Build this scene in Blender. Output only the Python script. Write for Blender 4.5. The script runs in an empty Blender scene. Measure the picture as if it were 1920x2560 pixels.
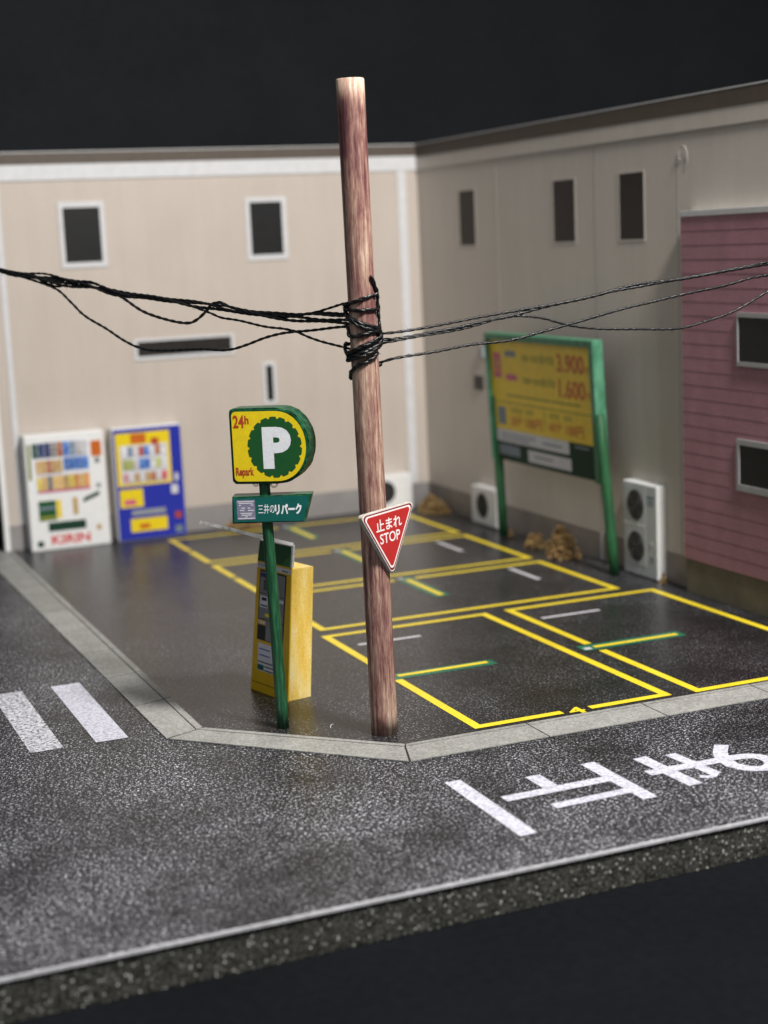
import bpy, bmesh, math, random
from mathutils import Vector, Matrix
# one Blender unit = one centimetre of the tabletop model
scene = bpy.context.scene
C = scene.collection
rnd = random.Random(7)

# ------------------------------------------------------------------ camera
cam = bpy.data.cameras.new('camera')
camo = bpy.data.objects.new('camera', cam); C.objects.link(camo); scene.camera = camo
rt = Vector((0.92183, -0.38509, -0.04400)); dn = Vector((-0.10439, -0.13734, -0.98501)); fw = Vector((0.37327, 0.91260, -0.16681))
mw = Matrix((rt, -dn, -fw)).transposed().to_4x4(); mw.translation = Vector((-13.026, -32.391, 10.9915))
camo.matrix_world = mw
cam.sensor_fit = 'VERTICAL'; cam.sensor_height = 36.0; cam.lens = 3988.1 / 2560 * 36
cam.clip_start = 0.5; cam.clip_end = 2000
cam.dof.use_dof = True; cam.dof.focus_distance = 36.0; cam.dof.aperture_fstop = 0.175

# ------------------------------------------------------------------ world and lamps (indoor, dark room, ceiling lamp front right)
world = bpy.data.worlds.new('World'); scene.world = world; world.use_nodes = True
bg = world.node_tree.nodes['Background']; bg.inputs[0].default_value = (0.92, 0.96, 1.0, 1); bg.inputs[1].default_value = 0.19
def area(name, loc, target, size, power, col):
    l = bpy.data.lights.new(name, 'AREA'); l.shape = 'DISK'; l.size = size; l.energy = power; l.color = col
    o = bpy.data.objects.new(name, l); C.objects.link(o); o.location = loc
    o.rotation_euler = (Vector(target) - Vector(loc)).to_track_quat('-Z', 'Y').to_euler()
    return o
area('ceiling_lamp', (10.0, -23, 44), (2, 8, 3), 8, 47500, (1.0, 0.968, 0.925))
area('fill_light', (-34, -30, 60), (4, 10, 2), 40, 6500, (0.90, 0.95, 1.0))  # added soft fill from the left, lifts the right-hand wall
scene.view_settings.view_transform = 'Standard'; scene.view_settings.look = 'None'
scene.view_settings.exposure = 0.0; scene.view_settings.gamma = 1.0
scene.cycles.use_denoising = True; scene.cycles.denoising_prefilter = 'ACCURATE'
scene.cycles.max_bounces = 6

# ------------------------------------------------------------------ materials
def nodes(name):
    m = bpy.data.materials.new(name); m.use_nodes = True
    nt = m.node_tree; b = nt.nodes['Principled BSDF']
    return m, nt, b
def N(nt, t, **kw):
    n = nt.nodes.new(t)
    for k, v in kw.items():
        if k in n.inputs: n.inputs[k].default_value = v
        else: setattr(n, k, v)
    return n
def coords(nt, scale=(1, 1, 1), loc=(0, 0, 0)):
    t = N(nt, 'ShaderNodeTexCoord'); mp = N(nt, 'ShaderNodeMapping')
    mp.inputs['Scale'].default_value = scale; mp.inputs['Location'].default_value = loc
    nt.links.new(t.outputs['Object'], mp.inputs['Vector']); return mp.outputs[0]
def noise(nt, vec, scale, detail=3, rough=.55):
    n = N(nt, 'ShaderNodeTexNoise'); n.inputs['Scale'].default_value = scale
    n.inputs['Detail'].default_value = detail; n.inputs['Roughness'].default_value = rough
    nt.links.new(vec, n.inputs['Vector']); return n.outputs['Fac']
def ramp(nt, fac, stops):
    r = N(nt, 'ShaderNodeValToRGB'); e = r.color_ramp.elements
    while len(e) < len(stops): e.new(.5)
    for i, (p, c) in enumerate(stops):
        e[i].position = p; e[i].color = (*c, 1) if len(c) == 3 else c
    nt.links.new(fac, r.inputs[0]); return r.outputs[0]
def mix(nt, f, a, b, mode='MIX'):
    n = N(nt, 'ShaderNodeMix'); n.data_type = 'RGBA'; n.blend_type = mode
    for s, v in ((0, f), (6, a), (7, b)):
        if hasattr(v, 'default_value'): nt.links.new(v, n.inputs[s])
        elif isinstance(v, (int, float)): n.inputs[s].default_value = v
        else: n.inputs[s].default_value = (*v, 1)
    return n.outputs[2]
def bumpn(nt, b, fac, strength, dist=.02):
    n = N(nt, 'ShaderNodeBump'); n.inputs['Strength'].default_value = strength; n.inputs['Distance'].default_value = dist
    nt.links.new(fac, n.inputs['Height']); nt.links.new(n.outputs[0], b.inputs['Normal'])
MC = {}
def mk(name, col, rough=.55, var=.10, vs=3.0, grain=.06, gs=30., bump=.15, spec=.4, coat=0., metal=0.):
    if name in MC: return MC[name]
    m, nt, b = nodes(name); v = coords(nt)
    lo = tuple(c * (1 - var) for c in col); hi = tuple(min(1, c * (1 + var)) for c in col)
    c1 = ramp(nt, noise(nt, v, vs, 4), [(.3, lo), (.7, hi)])
    g = noise(nt, v, gs, 2)
    c2 = ramp(nt, g, [(.3, (1 - grain * 2,) * 3), (.7, (1, 1, 1))])
    nt.links.new(mix(nt, 1.0, c1, c2, 'MULTIPLY'), b.inputs['Base Color'])
    b.inputs['Roughness'].default_value = rough; b.inputs['Specular IOR Level'].default_value = spec
    b.inputs['Metallic'].default_value = metal
    if coat: b.inputs['Coat Weight'].default_value = coat; b.inputs['Coat Roughness'].default_value = .15
    if bump: bumpn(nt, b, g, bump, .01)
    MC[name] = m; return m

def mat_asphalt(name, dark, light, amount, scale, rough, patch, rscale=.35):
    m, nt, b = nodes(name); v = coords(nt)
    ga = noise(nt, v, scale, 1.0, .6); gb = noise(nt, coords(nt, (1, 1, 1), (11, 5, 3)), scale * 1.9, 1.0, .6)
    gm = N(nt, 'ShaderNodeMath', operation='MULTIPLY_ADD'); nt.links.new(gb, gm.inputs[0]); gm.inputs[1].default_value = .5
    gh = N(nt, 'ShaderNodeMath', operation='MULTIPLY'); nt.links.new(ga, gh.inputs[0]); gh.inputs[1].default_value = .5
    nt.links.new(gh.outputs[0], gm.inputs[2]); g = gm.outputs[0]
    big = noise(nt, coords(nt, (1, 1, 1), (3, 7, 1)), rscale, 5, .6)
    base = ramp(nt, big, [(.28, tuple(c * (1 - patch) for c in dark)), (.72, tuple(c * (1 + patch * 1.5) for c in dark))])
    glints = ramp(nt, g, [(amount, (0, 0, 0)), (amount + .12, (1, 1, 1))])  # pale specks: glints of the glossy paper grain, painted into the colour
    fine = ramp(nt, noise(nt, v, scale * 2.3, 2), [(.35, (.45, .45, .45)), (.65, (1.2, 1.2, 1.2))])
    lp = mix(nt, 1.0, light, ramp(nt, big, [(.33, (.20, .20, .20)), (.66, (.85, .85, .85))]), 'MULTIPLY')
    col = mix(nt, glints, mix(nt, 1.0, base, fine, 'MULTIPLY'), lp)
    nt.links.new(col, b.inputs['Base Color'])
    rr = N(nt, 'ShaderNodeMapRange'); nt.links.new(big, rr.inputs[0])
    rr.inputs[3].default_value = rough * .8; rr.inputs[4].default_value = rough * 1.25
    nt.links.new(rr.outputs[0], b.inputs['Roughness'])
    b.inputs['Specular IOR Level'].default_value = .48
    bumpn(nt, b, noise(nt, v, 24, 2), .10, .012)
    return m
M_road = mat_asphalt('printed_road_asphalt', (.016, .0158, .0190), (.88, .88, .95), .54, 16, .42, .6, .42)
M_lot = mat_asphalt('printed_lot_asphalt', (.0125, .0127, .0142), (.46, .46, .49), .565, 17, .31, .45)

def mat_kerb():
    m, nt, b = nodes('printed_kerb_concrete'); v = coords(nt)
    info = N(nt, 'ShaderNodeObjectInfo')
    big = noise(nt, v, 1.1, 5, .6); g = noise(nt, v, 16, 3, .6)
    c = ramp(nt, big, [(.28, (.265, .262, .250)), (.5, (.31, .308, .297)), (.75, (.36, .358, .347))])
    c = mix(nt, .85, c, ramp(nt, g, [(.32, (.55, .55, .55)), (.68, (1.15, 1.15, 1.12))]), 'MULTIPLY')
    c = mix(nt, 1.0, c, ramp(nt, info.outputs['Random'], [(0, (.88, .88, .87)), (1, (1.05, 1.05, 1.05))]), 'MULTIPLY')
    nt.links.new(c, b.inputs['Base Color']); b.inputs['Roughness'].default_value = .5
    bumpn(nt, b, g, .15, .01); return m
M_kerb = mat_kerb()

def mat_paint(name, col, worn, rough=.4, scale=9., wear=.40):
    m, nt, b = nodes(name); v = coords(nt)
    f = ramp(nt, noise(nt, v, scale, 4, .7), [(wear - .10, (0, 0, 0)), (wear + .10, (1, 1, 1))])
    tone = ramp(nt, noise(nt, v, 1.3, 3), [(.3, (.88, .88, .88)), (.7, (1, 1, 1))])
    nt.links.new(mix(nt, 1.0, mix(nt, f, worn, col), tone, 'MULTIPLY'), b.inputs['Base Color'])
    b.inputs['Roughness'].default_value = rough; return m
M_yel = mat_paint('printed_yellow_line', (.82, .63, .028), (.60, .42, .02), .34, 7, .33)
M_whiteroad = mat_paint('printed_white_road_marking', (.64, .64, .72), (.34, .34, .41), .45, 11, .48)
M_whiteworn = mat_paint('worn_white_road_marking', (.66, .66, .72), (.05, .05, .06), .45, 12, .47)
M_mark = mat_paint('printed_grey_white_mark', (.58, .56, .60), (.40, .39, .42), .35, 8, .35)
M_lockgreen = mat_paint('printed_green_plate', (.010, .15, .085), (.012, .09, .055), .3, 8, .35)

def mat_wood():
    m, nt, b = nodes('stained_wood_pole')
    def madd(x, k, y):
        n = N(nt, 'ShaderNodeMath', operation='MULTIPLY_ADD'); nt.links.new(x, n.inputs[0]); n.inputs[1].default_value = k
        if isinstance(y, float): n.inputs[2].default_value = y
        else: nt.links.new(y, n.inputs[2])
        return n.outputs[0]
    fine = noise(nt, coords(nt, (1, 1, .11)), 26, 4, .75); mid = noise(nt, coords(nt, (1, 1, .05), (3, 1, 2)), 11, 3, .6)
    blot = noise(nt, coords(nt, (1, 1, .28), (0, 5, 1)), 2.0, 3, .55)
    # heavier and thinner stain up the pole (the model maker's brush), bare wood at the cut top
    t = N(nt, 'ShaderNodeTexCoord'); s = N(nt, 'ShaderNodeSeparateXYZ'); nt.links.new(t.outputs['Object'], s.inputs[0])
    zz = N(nt, 'ShaderNodeMapRange'); nt.links.new(s.outputs[2], zz.inputs[0]); zz.inputs[1].default_value = 0; zz.inputs[2].default_value = 14.45
    band = ramp(nt, zz.outputs[0], [(0, (.72,) * 3), (.09, (.58,) * 3), (.26, (.42,) * 3), (.34, (.56,) * 3), (.50, (.62,) * 3), (.58, (.70,) * 3), (.64, (.50,) * 3), (.74, (.50,) * 3), (.84, (.20,) * 3), (.955, (.24,) * 3), (.985, (.95,) * 3)])
    r = N(nt, 'ShaderNodeSeparateColor'); nt.links.new(band, r.inputs[0])
    f = madd(fine, 1.0, madd(mid, 1.1, madd(blot, .8, madd(r.outputs[0], .45, -1.12))))
    col = ramp(nt, f, [(.18, (.085, .026, .034)), (.40, (.165, .070, .066)), (.55, (.265, .145, .117)), (.72, (.40, .260, .195)), (.95, (.60, .48, .375))])
    nt.links.new(col, b.inputs['Base Color']); b.inputs['Roughness'].default_value = .55; b.inputs['Specular IOR Level'].default_value = .35
    bumpn(nt, b, fine, .25, .012); return m
M_wood = mat_wood()
def mat_brush(name, lo, mid, hi, stretch, rough, scale=9.):
    m, nt, b = nodes(name); v = coords(nt, stretch)
    f = noise(nt, v, scale, 5, .7)
    nt.links.new(ramp(nt, f, [(.32, lo), (.5, mid), (.70, hi)]), b.inputs['Base Color'])
    b.inputs['Roughness'].default_value = rough; bumpn(nt, b, f, .30, .015); return m
M_gpost = mat_brush('green_stained_stick', (.003, .026, .011), (.008, .068, .026), (.035, .155, .065), (1, 1, .08), .42, 16)
M_gpaint = mat_brush('thick_green_paint', (.003, .030, .013), (.007, .070, .028), (.03, .15, .08), (1, 1, 1), .30, 6)
M_gframe = mat_brush('green_sign_frame', (.025, .13, .065), (.055, .20, .115), (.11, .30, .19), (1, 1, .4), .6, 4)
M_gpostb = mat_brush('green_board_post', (.005, .045, .014), (.011, .085, .028), (.03, .14, .055), (1, 1, .15), .62, 5)
def mat_ybody():
    m, nt, b = nodes('yellow_stained_foam'); v = coords(nt, (1, 1, .16))
    f = noise(nt, v, 4.5, 4, .65); g = noise(nt, coords(nt), 26, 3, .6)
    c = ramp(nt, f, [(.28, (.74, .47, .06)), (.48, (.84, .60, .14)), (.68, (.88, .74, .36))])
    c = mix(nt, .8, c, ramp(nt, g, [(.30, (.84, .81, .75)), (.62, (1.05, 1.05, 1.05))]), 'MULTIPLY')
    nt.links.new(c, b.inputs['Base Color']); b.inputs['Roughness'].default_value = .42
    b.inputs['Subsurface Weight'].default_value = .15; b.inputs['Subsurface Radius'].default_value = (.15, .08, .02)
    bumpn(nt, b, g, .30, .015); return m
M_ybody = mat_ybody()
def mat_edge():
    m, nt, b = nodes('dark_edge_painted_glints'); v = coords(nt)
    vo = N(nt, 'ShaderNodeTexVoronoi'); vo.inputs['Scale'].default_value = 14; nt.links.new(v, vo.inputs['Vector'])
    sepc = N(nt, 'ShaderNodeSeparateColor'); nt.links.new(vo.outputs['Color'], sepc.inputs[0])
    near = ramp(nt, vo.outputs['Distance'], [(.22, (1, 1, 1)), (.36, (0, 0, 0))])
    pick = ramp(nt, sepc.outputs[0], [(.55, (0, 0, 0)), (1.0, (1, 1, 1))])
    f = mix(nt, 1.0, near, pick, 'MULTIPLY')
    base = mix(nt, 1.0, ramp(nt, noise(nt, v, 4, 4), [(.3, (.035, .035, .031)), (.7, (.10, .10, .090))]), ramp(nt, noise(nt, v, 16, 2), [(.4, (.35, .35, .35)), (.62, (1.35, 1.35, 1.3))]), 'MULTIPLY')
    nt.links.new(mix(nt, f, base, (.75, .75, .70)), b.inputs['Base Color']); b.inputs['Roughness'].default_value = .35  # pale dots are glints of the rough edge, painted into its colour
    bumpn(nt, b, noise(nt, v, 10, 3), .5, .04); return m
M_edge = mat_edge()
def mat_wall(name, col, seam):
    m, nt, b = nodes(name); v = coords(nt)
    c = ramp(nt, noise(nt, v, .35, 4), [(.3, tuple(x * .93 for x in col)), (.7, col)])
    c = mix(nt, .8, c, ramp(nt, noise(nt, v, 7, 4, .7), [(.3, (.93, .925, .92)), (.7, (1.02, 1.02, 1.02))]), 'MULTIPLY')
    str_ = ramp(nt, noise(nt, coords(nt, (1.6, 1.6, .12)), 1.2, 4), [(.25, (.92, .91, .90)), (.6, (1, 1, 1))])
    c = mix(nt, .7, c, str_, 'MULTIPLY')
    nt.links.new(c, b.inputs['Base Color']); b.inputs['Roughness'].default_value = .5
    bumpn(nt, b, noise(nt, v, 20, 2), .12, .01); return m
M_wall = mat_wall('printed_cream_wall', (.525, .462, .408), 0)
M_wallr = mat_wall('printed_greige_wall', (.52, .475, .425), 0)
M_white = mk('white_card', (.80, .80, .79), .5, .04)
M_trim = mk('printed_pale_trim', (.60, .60, .615), .5, .05, grain=.02)
M_seam = mk('printed_wall_joint', (.44, .41, .38), .5, .05)
M_joint = mk('printed_blue_grey_joint', (.37, .355, .335), .5, .05)
M_plinth = mk('printed_grey_plinth', (.27, .255, .25), .5, .10, 1.2)
M_plinthr = mk('printed_brown_grey_plinth', (.23, .20, .175), .5, .15, 1.0)
M_fascia = mk('printed_brown_fascia', (.085, .066, .052), .5, .10)
M_dark = mk('dark_window_print', (.010, .010, .011), .45, .2, spec=.3)
M_darkr = mk('warm_dark_window_print', (.020, .016, .014), .5, .2, spec=.25)
M_greyframe = mk('grey_window_frame', (.33, .33, .33), .45, .06)
M_capgrey = mk('pale_grey_cap', (.50, .50, .50), .5, .05)
M_pink = mk('dusty_pink_siding', (.36, .178, .212), .6, .10, 1.5, .10, 14)
M_pinkbase = mk('olive_brown_foundation', (.14, .125, .09), .6, .18, 1.2)
M_gap = mk('dark_side_gap', (.03, .026, .024), .6)
M_acw = mk('white_plastic_card', (.80, .80, .79), .4, .03)
M_acg = mk('printed_grey_front', (.50, .52, .53), .4, .05)
M_acline = mk('printed_mid_grey', (.27, .29, .31), .45, .08)
M_fan = mk('dark_fan', (.022, .021, .02), .5)
M_fanbar = mk('fan_grille_bar', (.065, .062, .06), .5)
M_blue = mk('cobalt_blue_print', (.020, .032, .36), .35, .06)
M_red = mk('red_print', (.62, .035, .035), .45)
M_stopred = mk('stop_sign_red', (.47, .026, .024), .42, .08, 5)
M_stopdark = mk('stop_sign_dark_rim', (.20, .012, .02), .45)
M_stopwhite = mk('stop_sign_white', (.86, .80, .78), .45, .03)
M_signyel = mk('bright_yellow_print', (.80, .60, .012), .40, .06, 6)
M_signgreen = mk('deep_green_print', (.012, .085, .022), .40, .06, 6)
M_signwhite = mk('white_print', (.78, .80, .84), .45, .05, 9)
M_rust = mk('brick_red_print', (.42, .055, .02), .45)
M_teal = mk('teal_green_print', (.006, .098, .085), .38, .10, 6)
M_violet = mk('violet_grey_print', (.19, .18, .27), .45, .2, 12)
M_boardyel = mk('ochre_yellow_print', (.82, .58, .020), .42, .07)
M_orange = mk('orange_red_print', (.55, .125, .012), .45)
M_pinkprint = mk('pink_print', (.60, .10, .22), .45)
M_olive = mk('olive_green_print', (.22, .24, .03), .45)
M_slate = mk('slate_print', (.16, .21, .26), .45)
M_navy = mk('navy_print', (.02, .03, .13), .45)
M_darkgreen = mk('black_green_print', (.010, .045, .025), .6, spec=.2)
M_pale = mk('pale_grey_print', (.62, .62, .67), .45, .06)
M_grey = mk('mid_grey_print', (.20, .20, .21), .45, .12)
M_black = mk('black_print', (.012, .011, .013), .4)
M_tan = mk('tan_print', (.50, .33, .14), .45)
M_thread = None
def mat_thread():
    m, nt, b = nodes('black_waxed_thread'); v = coords(nt)
    nt.links.new(ramp(nt, noise(nt, v, 20, 3), [(.35, (.002, .002, .0025)), (.7, (.010, .010, .011))]), b.inputs['Base Color'])
    b.inputs['Roughness'].default_value = .30; b.inputs['Specular IOR Level'].default_value = .45
    bumpn(nt, b, noise(nt, v, 34, 3), .6, .015); return m
M_thread = mat_thread()
def mat_leaf():
    m, nt, b = nodes('dried_moss'); v = coords(nt); info = N(nt, 'ShaderNodeObjectInfo')
    nt.links.new(ramp(nt, noise(nt, v, 4, 3), [(.3, (.12, .066, .026)), (.5, (.30, .185, .068)), (.7, (.44, .32, .14))]), b.inputs['Base Color'])
    b.inputs['Roughness'].default_value = .7; return m
M_leaf = mat_leaf()
def mat_clear():
    m, nt, b = nodes('clear_glue'); b.inputs['Base Color'].default_value = (.9, .9, .86, 1)
    b.inputs['Transmission Weight'].default_value = 1; b.inputs['Roughness'].default_value = .06; b.inputs['IOR'].default_value = 1.45
    return m
M_glue = mat_clear()
M_awn = None
def mat_awning():
    m, nt, b = nodes('stained_white_card')
    nt.links.new(ramp(nt, noise(nt, coords(nt), 2.2, 4), [(.34, (.50, .42, .32)), (.50, (.86, .85, .82))]), b.inputs['Base Color'])
    b.inputs['Roughness'].default_value = .5; return m
M_awn = mat_awning()
M_table = mk('charcoal_paper_darkened', (.0065, .0072, .0090), .9, .12, .3, .12, 5, .2, .04)  # same black paper as the backdrop, darkened to offset the strong lamp light
M_cloth = mk('charcoal_paper_lightened', (.036, .0385, .044), .85, .10, .15, .10, 3, .2, .1)  # same paper as the table, colour lightened where little lamp light arrives

# ------------------------------------------------------------------ building helpers
ROOT = {}
def thing(name, label, cat, loc, group=None):
    o = bpy.data.objects.new(name, None); C.objects.link(o); o.location = loc; o.empty_display_size = .3
    ROOT[o] = Vector(loc); o['label'] = label; o['category'] = cat
    if group: o['group'] = group
    return o
def obj(name, V, F, mat, parent=None, smooth=False, mats=None, fm=None):
    """V in world centimetres; the object takes its thing's origin"""
    org = ROOT.get(parent, Vector((0, 0, 0)))
    me = bpy.data.meshes.new(name); me.from_pydata([tuple(Vector(v) - org) for v in V], [], F)
    me.materials.append(mat)
    for m in (mats or []): me.materials.append(m)
    if fm:
        for p, i in zip(me.polygons, fm): p.material_index = i
    if smooth:
        for p in me.polygons: p.use_smooth = True
    me.update()
    o = bpy.data.objects.new(name, me); C.objects.link(o)
    if parent is not None: o.parent = parent; ROOT[o] = org
    return o
def tag(o, label, cat, group=None):
    o['label'] = label; o['category'] = cat
    if group: o['group'] = group
    return o
def structure(o): o['kind'] = 'structure'; return o
class Frame:
    """a local plane: a along u, b along v, c out along n"""
    def __init__(s, O, u, v=(0, 0, 1)):
        s.O = Vector(O); s.u = Vector(u).normalized(); s.v = Vector(v).normalized(); s.n = s.u.cross(s.v).normalized()
    def __call__(s, a, b, c=0.): return s.O + s.u * a + s.v * b + s.n * c
XY = Frame((0, 0, 0), (1, 0, 0), (0, 1, 0))
def boxw(x0, x1, y0, y1, z0, z1, bev=0.):
    bm = bmesh.new()
    vs = [bm.verts.new((x, y, z)) for x in (x0, x1) for y in (y0, y1) for z in (z0, z1)]
    for q in ((0, 1, 3, 2), (4, 6, 7, 5), (0, 4, 5, 1), (2, 3, 7, 6), (0, 2, 6, 4), (1, 5, 7, 3)): bm.faces.new([vs[i] for i in q])
    if bev: bmesh.ops.bevel(bm, geom=bm.edges[:] , offset=bev, segments=2, affect='EDGES', profile=.6)
    bm.normal_update(); bm.verts.index_update()
    V = [v.co.copy() for v in bm.verts]; F = [[v.index for v in f.verts] for f in bm.faces]; bm.free(); return V, F
def boxf(fr, a0, a1, b0, b1, c0, c1, bev=0.):
    V, F = boxw(a0, a1, b0, b1, c0, c1, bev); return [fr(*v) for v in V], F
def prism(fr, poly, c0, c1, bev=0.):
    bm = bmesh.new()
    lo = [bm.verts.new((a, b, c0)) for a, b in poly]; hi = [bm.verts.new((a, b, c1)) for a, b in poly]; n = len(poly)
    bm.faces.new(hi); bm.faces.new(lo[::-1])
    for i in range(n): bm.faces.new((lo[i], lo[(i + 1) % n], hi[(i + 1) % n], hi[i]))
    bmesh.ops.recalc_face_normals(bm, faces=bm.faces)
    if bev:
        e = [e for e in bm.edges if (e.verts[0].co.z == e.verts[1].co.z)]
        bmesh.ops.bevel(bm, geom=e, offset=bev, segments=2, affect='EDGES')
    bm.verts.index_update()
    V = [fr(*v.co) for v in bm.verts]; F = [[v.index for v in f.verts] for f in bm.faces]; bm.free(); return V, F
def sheet(fr, poly, c): return [fr(a, b, c) for a, b in poly], [list(range(len(poly)))]
def rect(a0, a1, b0, b1): return [(a0, b0), (a1, b0), (a1, b1), (a0, b1)]
def quads(fr, rects, c):
    V = []; F = []
    for r in rects:
        k = len(V); V += [fr(a, b, c) for a, b in rect(*r)]; F.append([k, k + 1, k + 2, k + 3])
    return V, F
def strokes(fr, lines, w, c):
    """flat brush strokes with round ends, each a hair above the one before"""
    V = []; F = []
    for li, L in enumerate(lines):
        ww = w[li] if isinstance(w, (list, tuple)) else w
        P = [Vector(p) for p in L]; cc = c + li * .0012
        if len(P) > 2:
            for _ in range(2):
                Q = [P[0]]
                for a, b in zip(P, P[1:]): Q += [a * .75 + b * .25, a * .25 + b * .75]
                P = Q + [P[-1]]
        k = len(V); n = len(P)
        for i, p in enumerate(P):
            d = (P[min(i + 1, n - 1)] - P[max(i - 1, 0)]).normalized(); q = Vector((-d.y, d.x)) * ww / 2
            V += [fr(p.x + q.x, p.y + q.y, cc), fr(p.x - q.x, p.y - q.y, cc)]
        for i in range(n - 1): F.append([k + 2 * i, k + 2 * i + 1, k + 2 * i + 3, k + 2 * i + 2])
    return V, F
def text2d(s, bold=0.):
    cu = bpy.data.curves.new('lettering', 'FONT'); cu.body = s; cu.offset = bold; cu.resolution_u = 4
    o = bpy.data.objects.new('lettering', cu); C.objects.link(o)
    m = o.evaluated_get(bpy.context.evaluated_depsgraph_get()).to_mesh()
    V = [(v.co.x, v.co.y) for v in m.vertices]; F = [list(p.vertices) for p in m.polygons]
    bpy.data.objects.remove(o); bpy.data.curves.remove(cu); return V, F
def text(name, s, fr, a0, a1, b0, b1, c, mat, parent, bold=0., slant=0.):
    V, F = text2d(s, bold)
    x0 = min(v[0] for v in V); x1 = max(v[0] for v in V); y0 = min(v[1] for v in V); y1 = max(v[1] for v in V)
    W = [fr(a0 + (x - x0) / (x1 - x0) * (a1 - a0) + slant * (y - y0), b0 + (y - y0) / (y1 - y0) * (b1 - b0), c) for x, y in V]
    return obj(name, W, F, mat, parent)
def catmull(P, n=6):
    P = [Vector(p) for p in P]; Q = [P[0] * 2 - P[1]] + P + [P[-1] * 2 - P[-2]]; out = []
    for i in range(1, len(Q) - 2):
        a, b, c, d = Q[i - 1:i + 3]
        for k in range(n):
            t = k / n
            out.append(.5 * ((2 * b) + (c - a) * t + (2 * a - 5 * b + 4 * c - d) * t * t + (3 * b - a - 3 * c + d) * t ** 3))
    return out + [P[-1]]
def tube(P, r, seg=6, V=None, F=None, cap=True):
    V = [] if V is None else V; F = [] if F is None else F; k = len(V); n = len(P)
    up = Vector((0.13, .31, .94)); 
    for i, p in enumerate(P):
        d = (P[min(i + 1, n - 1)] - P[max(i - 1, 0)]).normalized()
        a = d.cross(up)
        a = a.normalized() if a.length > 1e-4 else d.orthogonal().normalized(); b = d.cross(a).normalized()
        up = b.cross(d) * -1 if False else up
        rr = r[i] if isinstance(r, list) else r
        for j in range(seg):
            t = 2 * math.pi * j / seg; V.append(p + a * math.cos(t) * rr + b * math.sin(t) * rr)
    for i in range(n - 1):
        for j in range(seg):
            F.append([k + i * seg + j, k + i * seg + (j + 1) % seg, k + (i + 1) * seg + (j + 1) % seg, k + (i + 1) * seg + j])
    if cap: F.append([k + j for j in range(seg)][::-1]); F.append([k + (n - 1) * seg + j for j in range(seg)])
    return V, F
def cyl(p0, p1, r0, r1, seg=40, rings=1, rim=0.):
    p0 = Vector(p0); p1 = Vector(p1); d = (p1 - p0).normalized(); a = d.orthogonal().normalized(); b = d.cross(a); V = []; F = []
    ts = [i / rings for i in range(rings + 1)]; rad = [r0 + (r1 - r0) * t for t in ts]; pts = [p0 + (p1 - p0) * t for t in ts]
    if rim: pts.insert(-1, p1 - d * rim); rad.insert(-1, rad[-1]); rad[-1] -= rim
    for p, r in zip(pts, rad):
        for j in range(seg):
            t = 2 * math.pi * j / seg; V.append(p + a * math.cos(t) * r + b * math.sin(t) * r)
    n = len(pts)
    for i in range(n - 1):
        for j in range(seg): F.append([i * seg + j, i * seg + (j + 1) % seg, (i + 1) * seg + (j + 1) % seg, (i + 1) * seg + j])
    F.append(list(range(seg))[::-1]); F.append([(n - 1) * seg + j for j in range(seg)]); return V, F
def twist(P, r=.030, pitch=.34, seg=5, phase=0., fuzz=0):
    """two-ply thread along a path, with a few stray fibres"""
    V = []; F = []; L = 0.; A = [[], []]
    for i, p in enumerate(P):
        if i: L += (p - P[i - 1]).length
        d = (P[min(i + 1, len(P) - 1)] - P[max(i - 1, 0)]).normalized(); a = d.orthogonal().normalized() if abs(d.z) > .95 else d.cross(Vector((0, 0, 1))).normalized(); b = d.cross(a)
        t = L / pitch * 2 * math.pi + phase
        for k in (0, 1): A[k].append(p + (a * math.cos(t + k * math.pi) + b * math.sin(t + k * math.pi)) * r * .45)
    for k in (0, 1): tube(A[k], r, seg, V, F)
    for _ in range(fuzz):
        p = P[rnd.randrange(len(P))]; d = Vector((rnd.uniform(-1, 1), rnd.uniform(-1, 1), rnd.uniform(-1, 1))).normalized()
        e = Vector((rnd.uniform(-1, 1), rnd.uniform(-1, 1), rnd.uniform(-1, 1))).normalized(); l = rnd.uniform(.035, .10)
        tube([p, p + d * l * .6, p + d * l + e * l * .35], [.004, .0035, .0025], 3, V, F)
    return V, F
def dense(P, step=.045):
    out = [P[0]]
    for a, b in zip(P, P[1:]):
        n = max(1, int((b - a).length / step))
        for i in range(1, n + 1): out.append(a.lerp(b, i / n))
    return out

# ================================================================== THE SETTING
WX, WY = 13.9, 28.3          # faces of the right and the left building wall
structure(obj('tabletop', *sheet(XY, rect(-160, 160, -120, 75), -.785), M_table))
bk = [(-160, 75), (160, 75)]
Vb = []; Fb = []
prof = [(75, -.785), (78, -.4), (80, 1.5), (81, 5), (81.5, 100)]
for y, z in prof: Vb += [(-160, y, z), (160, y, z)]
for i in range(len(prof) - 1): Fb.append([2 * i, 2 * i + 1, 2 * i + 3, 2 * i + 2])
structure(obj('backdrop', Vb, Fb, M_cloth, smooth=True))

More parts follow.
